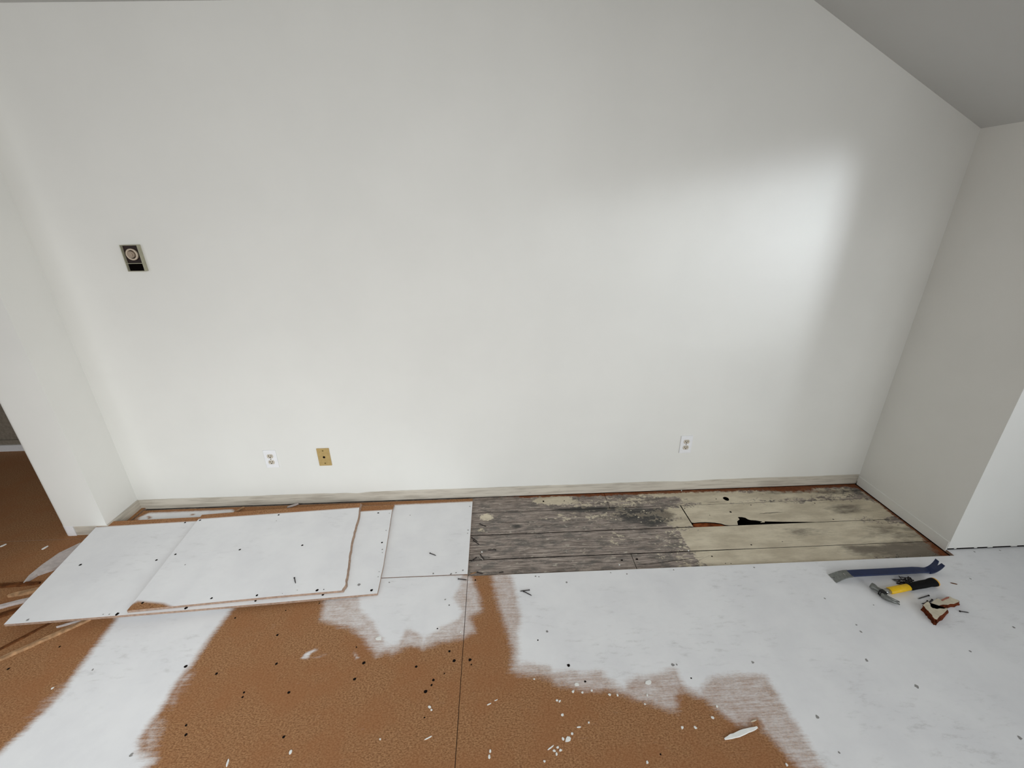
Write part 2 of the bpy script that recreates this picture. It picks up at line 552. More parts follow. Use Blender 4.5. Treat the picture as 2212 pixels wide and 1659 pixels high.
# big right-hand area
paint([(1058, 1236), (1066, 1278), (1076, 1316), (1089, 1354), (1104, 1405), (1100, 1450), (1120, 1460), (1150, 1461), (1188, 1470), (1196, 1480), (1262, 1494), (1322, 1494),
       (1348, 1504), (1398, 1522), (1464, 1543), (1466, 1506), (1474, 1494), (1515, 1508), (1550, 1539), (1588, 1566), (1614, 1573), (1636, 1556), (1648, 1580), (1690, 1625), (1725, 1665), (1800, 1760),
       (2600, 1760), (2600, 1150), (1058, 1150)], .5, .02)
paint([(1098, 1236), (1107, 1278), (1120, 1329), (1114, 1367), (1114, 1420), (1120, 1438), (1183, 1444), (1188, 1459), (1241, 1454), (1252, 1461), (1297, 1456), (1312, 1474), (1350, 1493),
       (1372, 1468), (1411, 1466), (1457, 1452), (1466, 1470), (1476, 1487), (1514, 1502), (1540, 1470), (1600, 1462), (1650, 1464), (1692, 1531), (1737, 1602), (1775, 1660), (1840, 1760),
       (2600, 1760), (2600, 1150), (1098, 1150)], 1.0, .035)
PAINT.append(([(1.9, -.5), (4.8, -.5), (4.8, -3.5), (1.9, -3.5)], 1.0, .03))
# brush smears on the bare board
paint([(650, 1422), (660, 1410), (680, 1402), (690, 1403), (672, 1411), (664, 1424)], .75, .006)
paint([(660, 1425), (700, 1413), (712, 1411), (690, 1421)], .4, .008)
paint([(763, 1408), (772, 1418), (777, 1421), (770, 1424), (765, 1416)], .75, .006)
paint([(590, 1350), (593, 1350), (593, 1353), (590, 1353)], .3, .008)
# panel under the loose sheets: painted up to where the baseboard stood, stained at the left
PAINT_C = [(pts([(300, 1250), (300, 1118), (480, 1109), (850, 1091), (1030, 1083), (1030, 1260), (300, 1270)]), 1.0, .01),
           (pts([(296, 1120), (320, 1108), (420, 1104), (500, 1101), (515, 1108), (420, 1120)]), .9, .012),
           ([(-2.4, -.65), (-2.4, -.12), (-.1, -.12), (-.1, -.65)], 1.0, .02)]
BROWN_C = [pts([(318, 1115), (324, 1115), (328, 1119), (320, 1121)]), pts([(412, 1110), (420, 1110), (420, 1113), (412, 1113)])]


def coverage(P, regions):
    c = np.zeros(len(P))
    for poly, m, s in regions:
        lo = np.min(poly, 0) - 2 * s; hi = np.max(poly, 0) + 2 * s
        k = np.all((P > lo) & (P < hi), 1)
        if not k.any(): continue
        d = sdf(P[k], poly)
        c[k] = np.maximum(c[k], m * np.clip(.5 + d / (2 * s), 0, 1))
    return c


floor = tag(empty('floor', (0, -1.2, 0)), kind='structure')


def panel(x_dense, y_dense, xs, ys, regions, hole_px, smudge_px, keep=None):
    def axis(lo, hi, d0, d1, st):
        a = list(np.arange(max(lo, d0), min(hi, d1), st)) if min(hi, d1) > max(lo, d0) else []
        return sorted(set([round(lo, 5), round(hi, 5)] + [round(v, 5) for v in a if lo < v < hi]))
    X = axis(xs[0], xs[1], x_dense[0], x_dense[1], .009); Y = axis(ys[0], ys[1], y_dense[0], y_dense[1], .009)
    bm = bmesh.new()
    g = [[bm.verts.new((x, y, 0)) for y in Y] for x in X]
    for i in range(len(X) - 1):
        for j in range(len(Y) - 1):
            if keep and not keep((X[i] + X[i + 1]) / 2, (Y[j] + Y[j + 1]) / 2): continue
            bm.faces.new((g[i][j], g[i + 1][j], g[i + 1][j + 1], g[i][j + 1]))
    for v in [v for v in bm.verts if not v.link_faces]: bm.verts.remove(v)
    be = [e for e in bm.edges if len(e.link_faces) == 1]
    lowv = {}
    for e in be:
        for v in e.verts:
            if v not in lowv: lowv[v] = bm.verts.new((v.co.x, v.co.y, -.0135))
    for e in be:
        bm.faces.new((e.verts[0], e.verts[1], lowv[e.verts[1]], lowv[e.verts[0]])).material_index = 1
    nb = len(bm.verts)
    for u, v, r in hole_px:
        p = at(u, v); disc(bm, (p.x, p.y), r * .0010, r * .0010, .0004, 2, R_.uniform(0, 3), 9, .2)
    for u, v, r in smudge_px:
        p = at(u, v); disc(bm, (p.x, p.y), r * .0009, r * .0010, .0004, 3, R_.uniform(0, 3), 9, .3)
    bm.verts.ensure_lookup_table()
    co = np.array([v.co[:2] for v in bm.verts])
    o = link('underlay_panel', bm, [M_FLOOR, M_EDGE, M_HOLE, M_SMUDGE], floor)
    o.matrix_parent_inverse = Matrix.Translation((0, 1.2, 0))
    c = coverage(co, regions)
    if regions is PAINT_C:
        for b in BROWN_C: c = np.minimum(c, np.clip(.5 - sdf(co, b) / .012, 0.05, 1))
    set_attr(o.data, 'cov', c)
    return o


H_LEFT = [(599, 1372, 5), (597, 1434, 5), (786, 1432, 6), (766, 1467, 6), (624, 1496, 5), (971, 1407, 5), (981, 1427, 6), (899, 1440, 5), (936, 1469, 5), (932, 1480, 4), (919, 1494, 7),
          (613, 1592, 5), (617, 1319, 3), (690, 1303, 3), (401, 1440, 6), (527, 1496, 4), (524, 1506, 4), (468, 1455, 5), (402, 1567, 4), (402, 1587, 5), (18, 1445, 5), (129, 1397, 4),
          (945, 1358, 3), (960, 1455, 3), (917, 1550, 3), (508, 1335, 4), (770, 1398, 3)]
S_LEFT = [(284, 1630, 6), (200, 1447, 4), (962, 1295, 4), (970, 1307, 4), (841, 1258, 4), (690, 1337, 3)]
H_RIGHT = [(1015, 1425, 6), (1018, 1436, 3), (1027, 1253, 4), (1162, 1383, 3), (1228, 1437, 6), (1264, 1472, 4), (1493, 1465, 3), (1427, 1630, 3)]
S_RIGHT = [(1224, 1258, 5), (1182, 1364, 5), (1453, 1436, 6), (1462, 1436, 4), (1626, 1431, 5), (1782, 1293, 4), (1887, 1307, 3), (1860, 1365, 5), (1872, 1426, 6), (1980, 1483, 7), (1766, 1549, 7),
           (1813, 1626, 4), (2203, 1594, 6), (2096, 1407, 4), (2096, 1250, 4), (1319, 1237, 3), (1354, 1240, 4), (1455, 1231, 4), (1157, 1245, 4), (1164, 1246, 3), (2190, 1355, 5),
           (1629, 1226, 4), (1850, 1350, 4), (2105, 1192, 4), (2160, 1189, 4)]
S_C = [(1015, 1094, 4), (1011, 1145, 4), (1010, 1152, 3), (1000, 1232, 5), (974, 1240, 6), (936, 1239, 5), (886, 1113, 3), (985, 1237, 4)]
DX, DY = (-2.75, 3.0), (-1.62, .2)
panel(DX, DY, (XSEAM + .0012, 4.6), (-3.3, YS + .02), PAINT, H_RIGHT, S_RIGHT, lambda x, y: not (y > YC and x < XR))
panel(DX, DY, (-5.2, XSEAM - .0012), (-3.3, -.2455), PAINT, H_LEFT, S_LEFT, lambda x, y: y < -.6 or x < XL + .02)
panel(DX, DY, (-2.1, XSEAM - .002), (-.5985, -.022), PAINT_C, [], S_C)
panel(DX, DY, (-5.2, -2.11), (-.2435, .75), [], [], [])

# ------------------------------------------------------------------ the opened strip: old planks
sub = tag(empty('subfloor', (1.0, -.3, ZP)), kind='structure')
ROW = [.0035, -.1395, -.3235, -.4985, -.69]


def gap(r, x):   # half width of the joint between rows
    return (.0010 if x > .9 else .0016) if r == 1 else (.0016 if x > 1.2 else .0026)


J1 = (at(1308, 1071, ZP).x + at(1315, 1095, ZP).x) / 2
J2a, J2b = at(1470, 1092, ZP).x, at(1498, 1137, ZP).x
J2 = (J2a + J2b) / 2
J4 = (at(1363, 1197, ZP).x + at(1375, 1227, ZP).x) / 2
X0, X1 = -.32, XR - .005


def rect(x0, x1, r, g0=None, g1=None):
    y0 = ROW[r] - (gap(r, .5) if r else .0); y1 = ROW[r + 1] + gap(r + 1, .5)
    return [(x0, y0), (x1, y0), (x1, y1), (x0, y1)]


def strip_poly(x0, x1, r):
    n = max(2, int((x1 - x0) / .15))
    X = [x0 + (x1 - x0) * i / n for i in range(n + 1)]
    top = [(x, ROW[r] - (gap(r, x) if r else 0)) for x in X]
    bot = [(x, ROW[r + 1] + gap(r + 1, x)) for x in X]
    return top + bot[::-1]


# broken lower lip of the second board: split-off notch and the hole eaten through it
lip = pts([(1499, 1129.5), (1512, 1128.4), (1524, 1128), (1544, 1129), (1557, 1131), (1566, 1133.8)], ZP)
holeL = pts([(1593.7, 1133.2), (1592.4, 1126), (1597.5, 1122), (1593.7, 1116.7), (1603, 1117), (1610, 1118.5), (1616, 1122), (1622, 1123.5), (1632, 1124), (1643, 1125.8), (1647, 1126.5), (1642, 1129), (1652, 1128.4), (1652, 1126.2), (1690, 1127)], ZP)
yb2 = ROW[2] + .0016
p2r = [(J2 + .003, ROW[1] - .0012), (1.6, ROW[1] - .001), (X1, ROW[1] - .001), (X1, yb2), (1.75, yb2)] + \
      holeL[::-1] + [(holeL[0][0], yb2 + .001), (lip[-1][0] + .02, yb2 + .001)] + lip[::-1] + [(J2 + .003, lip[0][1] + .004)]
knot = at(1568.5, 1077.5, ZP)
knot_poly = [(knot.x + .0165 * math.cos(t) * (1 + .08 * math.sin(3 * t)), knot.y + .019 * math.sin(t)) for t in (2 * math.pi * k / 18 for k in range(18))]
PLANKS = [(strip_poly(XL - .01, J1 - .0012, 0), []), (strip_poly(J1 + .0012, X1, 0), [knot_poly]),
          (strip_poly(X0, J2 - .003, 1), []), (p2r, []),
          (strip_poly(X0, X1, 2), []),
          (strip_poly(X0, J4 - .0014, 3), []), (strip_poly(J4 + .0014, X1, 3), [])]


# blobs: (photo position, half sizes in metres, strength)
def blobs(P, L):
    v = np.zeros(len(P))
    for u, w_, rx, ry, s in L:
        c = at(u, w_, ZP)
        e = ((P[:, 0] - c.x) / rx) ** 2 + ((P[:, 1] - c.y) / ry) ** 2
        v += s * np.exp(-e ** 1.5)
    return v


CREAM = [(1195, 1080, .13, .045, 1.0), (1255, 1090, .10, .035, .35), (1052, 1117, .045, .03, .75), (1040, 1143, .03, .02, .55), (1350, 1085, .16, .05, .42), (1330, 1112, .25, .05, .28),
         (1450, 1066, .22, .03, .75), (1540, 1076, .20, .055, .8), (1455, 1103, .05, .02, .7), (1468, 1131, .06, .02, .9), (1180, 1118, .2, .04, .18), (1340, 1155, .04, .04, .4), (1320, 1170, .07, .03, .35),
         (1560, 1110, .32, .085, .95), (1720, 1105, .36, .085, .95), (1570, 1157, .28, .085, .95), (1700, 1155, .38, .085, .95), (1850, 1150, .32, .085, .9),
         (1600, 1200, .30, .085, .95), (1740, 1200, .34, .085, .95), (1650, 1070, .3, .05, .55), (1780, 1066, .3, .05, .42), (1860, 1100, .3, .08, .8), (1960, 1160, .3, .08, .62), (1980, 1192, .3, .06, .45), (1470, 1165, .04, .05, .3)]
DARK = [(1340, 1110, .2, .045, .55), (1280, 1100, .22, .022, .9), (1250, 1099, .16, .016, .8), (1400, 1120, .15, .075, 1.0), (1420, 1108, .1, .05, .6), (1116, 1138, .035, .02, .8), (1310, 1170, .07, .03, .45), (1460, 1165, .05, .07, .55),
        (1270, 1225, .3, .05, .25), (1830, 1100, .14, .06, .7), (1735, 1150, .14, .04, .6), (1960, 1150, .28, .08, .65), (1960, 1190, .30, .06, .95), (2020, 1195, .2, .06, .6), (1830, 1062, .22, .035, .75),
        (1700, 1062, .2, .03, .55), (1500, 1085, .2, .018, .55), (1850, 1185, .1, .03, .5), (1500, 1200, .05, .05, .4), (1640, 1058, .25, .02, .4)]
RUST = [(1690, 1055, .16, .035, .55), (1730, 1062, .14, .03, .4), (1852, 1047, .06, .03, 1.0), (1800, 1060, .1, .02, .3)]


def finish_plank(o):
    me = o.data
    co = np.empty(len(me.vertices) * 3); me.vertices.foreach_get('co', co); P = co.reshape(-1, 3)[:, :2]
    base_c = .10 + .12 * np.clip((P[:, 0] - .2) / .8, 0, 1)
    cr = base_c + blobs(P, CREAM)
    rightside = P[:, 0] > at(1480, 1160, ZP).x
    cr = np.where((P[:, 0] < at(1475, 1160, ZP).x) & (P[:, 1] < ROW[2]), np.minimum(cr, .42), cr)
    set_attr(me, 'cream', np.clip(cr, 0, 1.15))
    set_attr(me, 'dark', np.clip(blobs(P, DARK), 0, 1.1))
    wallw = np.where(P[:, 0] < .45, .020, .034)
    ru = np.clip(1.15 - (-P[:, 1]) / wallw, 0, 1) * np.clip((P[:, 0] + .1) / .3, .25, 1)
    ru = np.maximum(ru, np.clip(1.3 - (XR - P[:, 0]) / .024, 0, 1))
    ru = np.maximum(ru, .8 * np.clip(1.2 - (XR - P[:, 0]) / .09, 0, 1) * np.clip((-.45 - P[:, 1]) / .08, 0, 1))
    set_attr(me, 'rust', np.clip(ru + blobs(P, RUST), 0, 1))


for out, holes in PLANKS:
    o, _ = slab('floor_plank', out, holes, .016, lambda x, y: ZP, lambda x, y: ZP - .019, [M_PLANK, M_VOID], sub)
    o.matrix_parent_inverse = Matrix.Translation((-1.0, .3, -ZP))
    finish_plank(o)
# dark dents and old nail heads in the planks
bm = bmesh.new()
for u, v, r in [(1174, 1083, 5), (1219, 1082, 3), (1343, 1210, 4), (1376, 1208, 5), (1622, 1091, 3), (1760, 1087, 3), (1578, 1106, 5), (1479, 1098, 3), (1547, 1078, 3), (1623, 1177, 3), (1538, 1202, 3), (1567, 1217, 2), (1579, 1217, 2),
                (1800, 1122, 3), (1690, 1170, 2), (1533, 1113, 2), (1056, 1205, 2)]:
    p = at(u, v, ZP)
    disc(bm, (p.x, p.y), r * .0013, r * .0013, ZP + .0004, 0, 0, 9, .25)
o = link('nail_head', bm, M_HOLE, sub); o.matrix_parent_inverse = Matrix.Translation((-1.0, .3, -ZP))
# splits along the grain
bm = bmesh.new()
for a_, b_, wd in [((1370, 1222), (1520, 1203), .0012), ((1052, 1130), (1142, 1127), .0006), ((1150, 1137), (1210, 1133), .0012), ((1640, 1110), (1690, 1106), .0016), ((1480, 1225), (1532, 1200), .0001)]:
    A, B = at(*a_, ZP), at(*b_, ZP); d = (B - A).normalized(); s = Vector((-d.y, d.x, 0))
    prev = None
    for i in range(13):
        t = i / 12; c = A + (B - A) * t + s * R_.uniform(-.0015, .0015); ww = wd * math.sin(math.pi * min(max(t, .04), .96)) + .0002
        cur = (bm.verts.new((c.x + s.x * ww, c.y + s.y * ww, ZP + .0004)), bm.verts.new((c.x - s.x * ww, c.y - s.y * ww, ZP + .0004)))
        if prev: bm.faces.new((prev[0], cur[0], cur[1], prev[1]))
        prev = cur
o = link('split', bm, M_HOLE, sub); o.matrix_parent_inverse = Matrix.Translation((-1.0, .3, -ZP))
# raw wood left in the notch, and black slabs standing in for the shade below
bm = bmesh.new()
tq = pts([(1497, 1126), (1524, 1125), (1550, 1126), (1575, 1131), (1575, 1139), (1497, 1141)], ZP - .006)
extrude_poly(bm, tq, ZP - .018, ZP - .006)
o = link('broken_tongue', bm, M_RUSTWOOD, sub); o.matrix_parent_inverse = Matrix.Translation((-1.0, .3, -ZP))
tag(o, 'raw orange-brown wood where the board edge split off')
bm = bmesh.new(); box(bm, -5.3, 4.7, -3.4, 1.3, ZP - .09, ZP - .06); box(bm, XL - .1, XR + .3, .03, .09, ZP - .06, ZP + .003)
o = link('underfloor_shade', bm, M_VOID, sub); o.matrix_parent_inverse = Matrix.Translation((-1.0, .3, -ZP))

# ------------------------------------------------------------------ the two loose sheets
KT = .026                                     # they tilt up a little toward the left, over splinters
zB0 = lambda x, y: .0005 + KT * (-.56 - x)
zB1 = lambda x, y: .0120 + KT * (-.56 - x)
zA0 = lambda x, y: .0132 + KT * (-.56 - x)
zA1 = lambda x, y: .0250 + KT * (-.56 - x)
pB = lambda L: pts(L, .0120, KT)
pA = lambda L: pts(L, .0250, KT)


def jag(L, amp, n, rng):
    o = []
    for i in range(len(L) - 1):
        a, b = Vector(L[i]), Vector(L[i + 1]); d = b - a; s = Vector((-d.y, d.x)).normalized()
        for j in range(n):
            p = a + d * (j / n) + (s * rng.uniform(-amp, amp) if j else Vector((0, 0)))
            o.append((p.x, p.y))
    return o


def sheet(name, back, right, front_left, whiteback, bare, holes, smudges, ztop, zbot, proj, jit, label, shift=None):
    rng = random.Random(3)
    B = proj(back); Rr = jag(proj(right), jit, 3, rng); FL = proj(front_left)
    outline = B[:-1] + Rr + FL
    WL = proj(whiteback)

    def extra(bm):
        for (u, v, r) in holes:
            p = proj([(u, v)])[0]; disc(bm, p, r * .0013, r * .0013, lambda x, y: ztop(x, y) + .0005, 2, R_.uniform(0, 3), 9, .2)
        for (u, v, r) in smudges:
            p = proj([(u, v)])[0]; disc(bm, p, r * .0009, r * .0009, lambda x, y: ztop(x, y) + .0005, 3, R_.uniform(0, 3), 9, .3)
    o, co = slab(name, outline, [], .018, ztop, zbot, [M_SHEET, M_EDGE, M_HOLE, M_SMUDGE], None, extra, None, shift)
    P = co[:, :2]
    d = np.full(len(P), 9.0)
    (ax, ay), (bx, by) = WL[0], WL[-1]
    L = math.hypot(bx - ax, by - ay)
    d = ((bx - ax) * (P[:, 1] - ay) - (by - ay) * (P[:, 0] - ax)) / L      # >0 is wall side of the paint line
    c = .5 - d * 60
    for b in bare:
        c = np.minimum(c, .5 - sdf(P, proj(b)) * 45)
    set_attr(o.data, 'cov', np.clip(c, -1, 2))
    tag(o, label, 'board')
    return o


sheetB = sheet('underlay_sheet', [(218, 1127.5), (428, 1117), (640, 1103), (781, 1093.5), (852, 1090)], [(852, 1090), (847, 1102), (838, 1160), (828, 1222), (815, 1282)],
               [(815, 1282), (600, 1301), (400, 1318), (200, 1334), (8, 1349)], [(206, 1138.7), (847, 1101)], [], 
               [(400, 1129, 4), (174, 1220, 5), (338, 1210, 4), (402, 1313.5, 5), (253, 1326.6, 6), (552, 1298, 4), (698, 1284, 5), (803, 1275, 5), (817, 1108, 4), (825, 1172, 4), (834, 1146, 2)],
               [(60, 1339, 6), (775, 1263, 8), (841, 1109, 3), (826, 1187, 4), (826, 1194, 3), (819, 1235, 3), (817, 1246, 3), (223, 1327, 3), (236, 1327, 3)],
               zB1, zB0, pB, .0006, 'larger white-painted underlay board lying lowest in the loose pile, both of its ends showing')
sheetA = sheet('underlay_sheet', [(436, 1112), (560, 1102), (700, 1092.3), (779, 1087)], [(779, 1087), (776, 1097), (773.7, 1116.5), (766, 1144), (761, 1162), (757, 1182), (753.4, 1202.5), (752, 1220), (749.6, 1238), (746, 1253), (746, 1263), (738, 1275.5)],
               [(738, 1275.5), (600, 1287.5), (450, 1302), (274, 1319.5)], [(423, 1121.8), (776, 1096.5)], [[(250, 1330), (296, 1298), (330, 1301), (352, 1303), (378, 1313), (300, 1340)]],
               [(432, 1124, 4), (602, 1112.5, 4), (379, 1197.5, 4), (518, 1187.5, 4), (653, 1178, 4), (457, 1292.5, 4), (555, 1286, 4), (685, 1275, 5), (308, 1302.5, 4), (699.5, 1273.5, 2)],
               [(610, 1282, 2), (642, 1275, 2), (597, 1125, 3), (400, 1220, 3)],
               zA1, zA0, pA, .0016, 'smaller white-painted underlay board on top of the pile, right end snapped off ragged',
               lambda x, y: .008 if x > -.86 else 0.0)

# ------------------------------------------------------------------ nails
def nail_mesh(L, r=.0017, bend=0.0, bright=False):
    bm = bmesh.new()
    n = 6
    path = [(L * i / n, bend * math.sin(math.pi * i / n), 0) for i in range(n + 1)]
    tube(bm, path, [r] * n + [r * .25], 7)
    tube(bm, [(-.0016, 0, 0), (0, 0, 0), (.0005, 0, 0)], [.0036, .0036, r], 9)
    return bm


def nail(u0, v0, u1, v1, zs, label, k=0.0, bend=0.0, mat=None, group=None):
    """head at the first position, point at the second, lying on zs"""
    A, B = at(u0, v0, zs + .002, k), at(u1, v1, zs + .002, k)
    d = B - A
    o = link('nail', nail_mesh(d.length, .0019, bend), mat or M_NAIL, smooth=True)
    h = Vector((0, 0, .0016))
    o.location = A + h
    o.rotation_euler = (0, math.atan2(.0018, d.length) - math.asin(max(-1, min(1, d.z / d.length))), math.atan2(d.y, d.x))
    return tag(o, label, 'nail', group)


nail(636, 1249, 638.5, 1260, .0245, 'dark nail lying near the front edge of the topmost white board', KT)
nail(929, 1195.5, 942, 1200, 0, 'dark nail alone on the white floor panel right of the loose boards')
nail(990, 1251, 1009, 1252.6, 0, 'dark nail lying just left of the floor seam, in front of the panel corner')
nail(1143.5, 1275, 1123, 1277, 0, 'upper of the two crossed nails on the white floor in front of the planks')
nail(1131, 1278, 1149, 1286.5, 0, 'lower slanting one of the two crossed nails on the white floor')
PLN = 'loose nails on the grey planks'
nail(1037, 1132.5, 1051, 1137.5, ZP, 'dark nail on the second plank from the wall, highest of the loose nails', group=PLN)
nail(1019.5, 1162, 1032, 1170, ZP, 'slanting nail on the third plank, touching the white panel edge', group=PLN)
nail(1023, 1168, 1035.5, 1176.5, ZP, 'slanting nail just below another on the third plank by the panel edge', group=PLN)
nail(1071, 1188, 1053.5, 1188, ZP, 'level dark nail on the third plank, farthest right of its cluster', group=PLN)
nail(1038, 1199, 1046, 1208, ZP, 'dark nail beside a shiny one at the seam of the third plank', group=PLN)
nail(1033, 1202, 1043.5, 1209.5, ZP, 'shiny bright nail at the seam of the third plank', mat=M_NAIL_BRIGHT, group=PLN)
nail(1028.5, 1205, 1017, 1212.5, ZP, 'dark nail across the third plank seam against the panel edge', group=PLN)
nail(1031, 1236.5, 1044, 1239, ZP, 'left nail at the front edge of the opened floor', group=PLN)
nail(1086.5, 1236, 1077, 1237.2, ZP, 'right nail at the front edge of the opened floor', group=PLN)
nail(2005.7, 1287, 1982.5, 1293.5, 0, 'brown nail lying above the rotted wood chunks')
nail(2073.7, 1321, 2093.5, 1323, 0, 'short dark nail right of the rotted wood chunks, alone')
nail(2013, 1296, 2007, 1301, 0, 'short nail between the long brown nail and the rear wood chunk')
nail(2003, 1299, 1990, 1304, 0, 'bent nail touching the left end of the front wood chunk', bend=.003)
# the heap behind the hammer
hp = at(1951, 1255.5)
hr = random.Random(11)
HEAP = [(1962, 1254, 1926, 1251), (1955, 1260, 1928, 1252.5), (1965, 1258, 1932, 1254), (1950, 1263, 1936, 1258), (1960, 1249, 1944, 1246.5), (1968, 1252, 1938, 1261), (1946, 1264, 1935, 1259.5),
        (1972, 1254.5, 1952, 1257), (1962, 1247.5, 1957, 1261), (1957, 1261, 1941, 1243), (1966, 1249.5, 1951, 1264), (1955, 1251, 1937, 1256.5), (1969, 1256.5, 1946, 1262)]
for i, (a, b, c, d) in enumerate(HEAP):
    nail(a, b, c, d, .0005 + .0017 * (i % 5), 'dark nail in the loose heap behind the black hammer grip', bend=hr.uniform(-.004, .004), group='heap of pulled nails')

# ------------------------------------------------------------------ paint flakes on the bare board
CH = 'paint flakes on the bare brown floor'
FL = [(1154, 1467, 2), (1238, 1494, 3), (1258, 1496, 2.5), (1278, 1492, 2.5), (1317, 1501, 3), (1334, 1502, 2.5), (1203, 1513, 2.5), (1209, 1515, 2.5), (1215, 1544.5, 2.8), (1272, 1561, 2), (1236, 1585, 2.5), (1216, 1596, 3),
      (1205, 1615, 2.5), (1197, 1622, 2.8), (1211, 1621, 2.8), (1202, 1629, 2.5), (1398, 1647, 2.5), (1474, 1572, 3), (1502, 1572, 3), (1539, 1550, 3), (1398, 1502, 2.3), (928, 1528, 3.2), (932, 1534, 2), (628, 1625, 3.4),
      (1059, 1623, 2.6), (1057, 1635, 3), (821, 1597, 2), (995, 1366, 2), (1699, 1652, 2.8), (1176, 1645, 2), (113, 1487, 3), (1393, 1521, 2), (1549, 1526, 2.4)]


def flake(u, v, size, label, elong=1.3, group=CH, ang=None, name='paint_flake'):
    p = at(u, v, .0005)
    bm = bmesh.new()
    n = 7; a0 = R_.uniform(0, 6.3) if ang is None else ang
    s = size * .0015
    poly = []
    for k in range(n):
        t = 2 * math.pi * k / n; q = R_.uniform(.7, 1.15)
        x, y = math.cos(t) * s * elong * q, math.sin(t) * s * q
        poly.append((x * math.cos(a0) - y * math.sin(a0), x * math.sin(a0) + y * math.cos(a0)))
    cup = R_.uniform(.0, .0012)
    extrude_poly(bm, poly, lambda x, y: .0002, lambda x, y: .0012 + cup * abs(x) / s)
    o = link(name, bm, M_CHIP); o.location = (p.x, p.y, 0.0003)
    return tag(o, label, 'paint flake', group)


for u, v, s in FL: flake(u, v, s, 'tiny white paint flake on the bare brown floor')
flake(1246.5, 1479, 4.5, 'larger white paint flake at the lower edge of the wide white area, left', group=None)
flake(1400, 1474, 5.5, 'large white flake in the thin paint just above the ragged white edge', 1.6, None, .1)
flake(1227.5, 1597, 6, 'biggest white flake in the cluster on the brown floor near the bottom', 1.4, None)
flake(818, 1379.5, 7, 'curled white paint chip standing on the middle painted patch', 1.4, None, .2)


def sliver(a, b, wid, hgt, mat, label, name='paint_sliver', cat='paint flake', zb=0.0, lift=0.0, group=None, k=0.0, sharp=.35):
    """long thin piece from photo position a to b lying on zb, far end lifted"""
    A, B = at(a[0], a[1], zb + hgt / 2), at(b[0], b[1], zb + hgt / 2 + lift)
    d = B - A; s = Vector((-d.y, d.x, 0)).normalized()
    bm = bmesh.new(); n = 10; rings = []
    rr_ = random.Random(int(a[0] * 7 + a[1]))
    for i in range(n + 1):
        t = i / n
        ww = wid * (1 - (1 - sharp) * (abs(2 * t - 1) ** 3)) * rr_.uniform(.85, 1.1)
        c = A + d * t + s * rr_.uniform(-.1, .1) * wid
        c.z = zb + (B.z - A.z) * t
        rings.append([bm.verts.new(c - s * ww), bm.verts.new(c + s * ww), bm.verts.new(c + s * ww * .85 + Vector((0, 0, hgt))), bm.verts.new(c - s * ww * .85 + Vector((0, 0, hgt * rr_.uniform(.8, 1.1))))])
    for p, q in zip(rings, rings[1:]):
        for k_ in range(4): bm.faces.new((p[k_], p[(k_ + 1) % 4], q[(k_ + 1) % 4], q[k_]))
    bm.faces.new(rings[0]); bm.faces.new(rings[-1])
    o = link(name, bm, mat, origin=(A + d * .5) * 1.0 if True else None)
    return tag(o, label, cat, group)


sliver((917, 1598), (933, 1590), .0018, .0015, M_CHIP, 'white paint sliver beside a dark hole on the brown floor, left of the seam')
sliver((1052, 1523), (1061, 1519), .0018, .0013, M_CHIP, 'short white sliver on brown floor right of the seam')
sliver((1068, 1514), (1075, 1511), .0012, .0012, M_CHIP, 'thinnest white sliver on brown floor right of the seam, above another')
sliver((1183, 1620), (1196, 1610), .0018, .0015, M_CHIP, 'straight white sliver left of the flake cluster on brown floor')
sliver((1246, 1571), (1255, 1570), .0022, .0015, M_CHIP, 'short white sliver just above the flake cluster')
sliver((1238, 1497), (1240, 1490), .0015, .0015, M_CHIP, 'upright white sliver at the foot of the ragged paint edge')
sliver((489, 1656), (494, 1640), .0028, .004, M_CHIP, 'curled white sliver at the bottom left of the brown floor')
sliver((1565, 1596), (1636, 1571), .0075, .004, M_CHIP, 'long white peeled paint strip on brown floor, largest of the peelings', 'paint_peeling', 'paint peeling', lift=.004, sharp=.3)
sliver((1622, 1559), (1634, 1555), .002, .002, M_CREAMTOP, 'short beige sliver just above the long white peeling')
sliver((0, 1181), (14, 1175), .006, .003, M_CHIP, 'white sliver on brown floor at the far left frame edge')
sliver((90, 1187), (104, 1179), .006, .003, M_CHIP, 'white paint scrap on brown floor left of the loose boards')
sliver((2053, 1259), (2068, 1262), .0024, .002, M_LATHDK, 'dark wood sliver on white floor right of the hammer', 'wood_sliver', 'wood sliver')
sliver((1015, 1240), (1029, 1236), .003, .002, M_LATH, 'small tan splinter in the front left corner of the opened floor', 'wood_sliver', 'wood sliver', zb=ZP)
for i, (u, v, lb) in enumerate([(1472, 1060.5, 'white crumb on the plank nearest the wall, by the rusty edge'), (1487, 1190, 'white crumb on the third plank seam where cream paint begins'),
                                (1338, 1221, 'white crumb at the front plank left of its end joint'), (1041, 1193, 'bright crumb beside the shiny nail')]):
    p = at(u, v, ZP); bm = bmesh.new()
    bmesh.ops.create_icosphere(bm, subdivisions=2, radius=.0042)
    for vv in bm.verts: vv.co *= R_.uniform(.75, 1.15); vv.co.z *= .6
    o = link('plaster_crumb', bm, M_CHIP); o.location = (p.x, p.y, ZP + .0022); tag(o, lb, 'crumb', 'plaster crumbs on the planks')
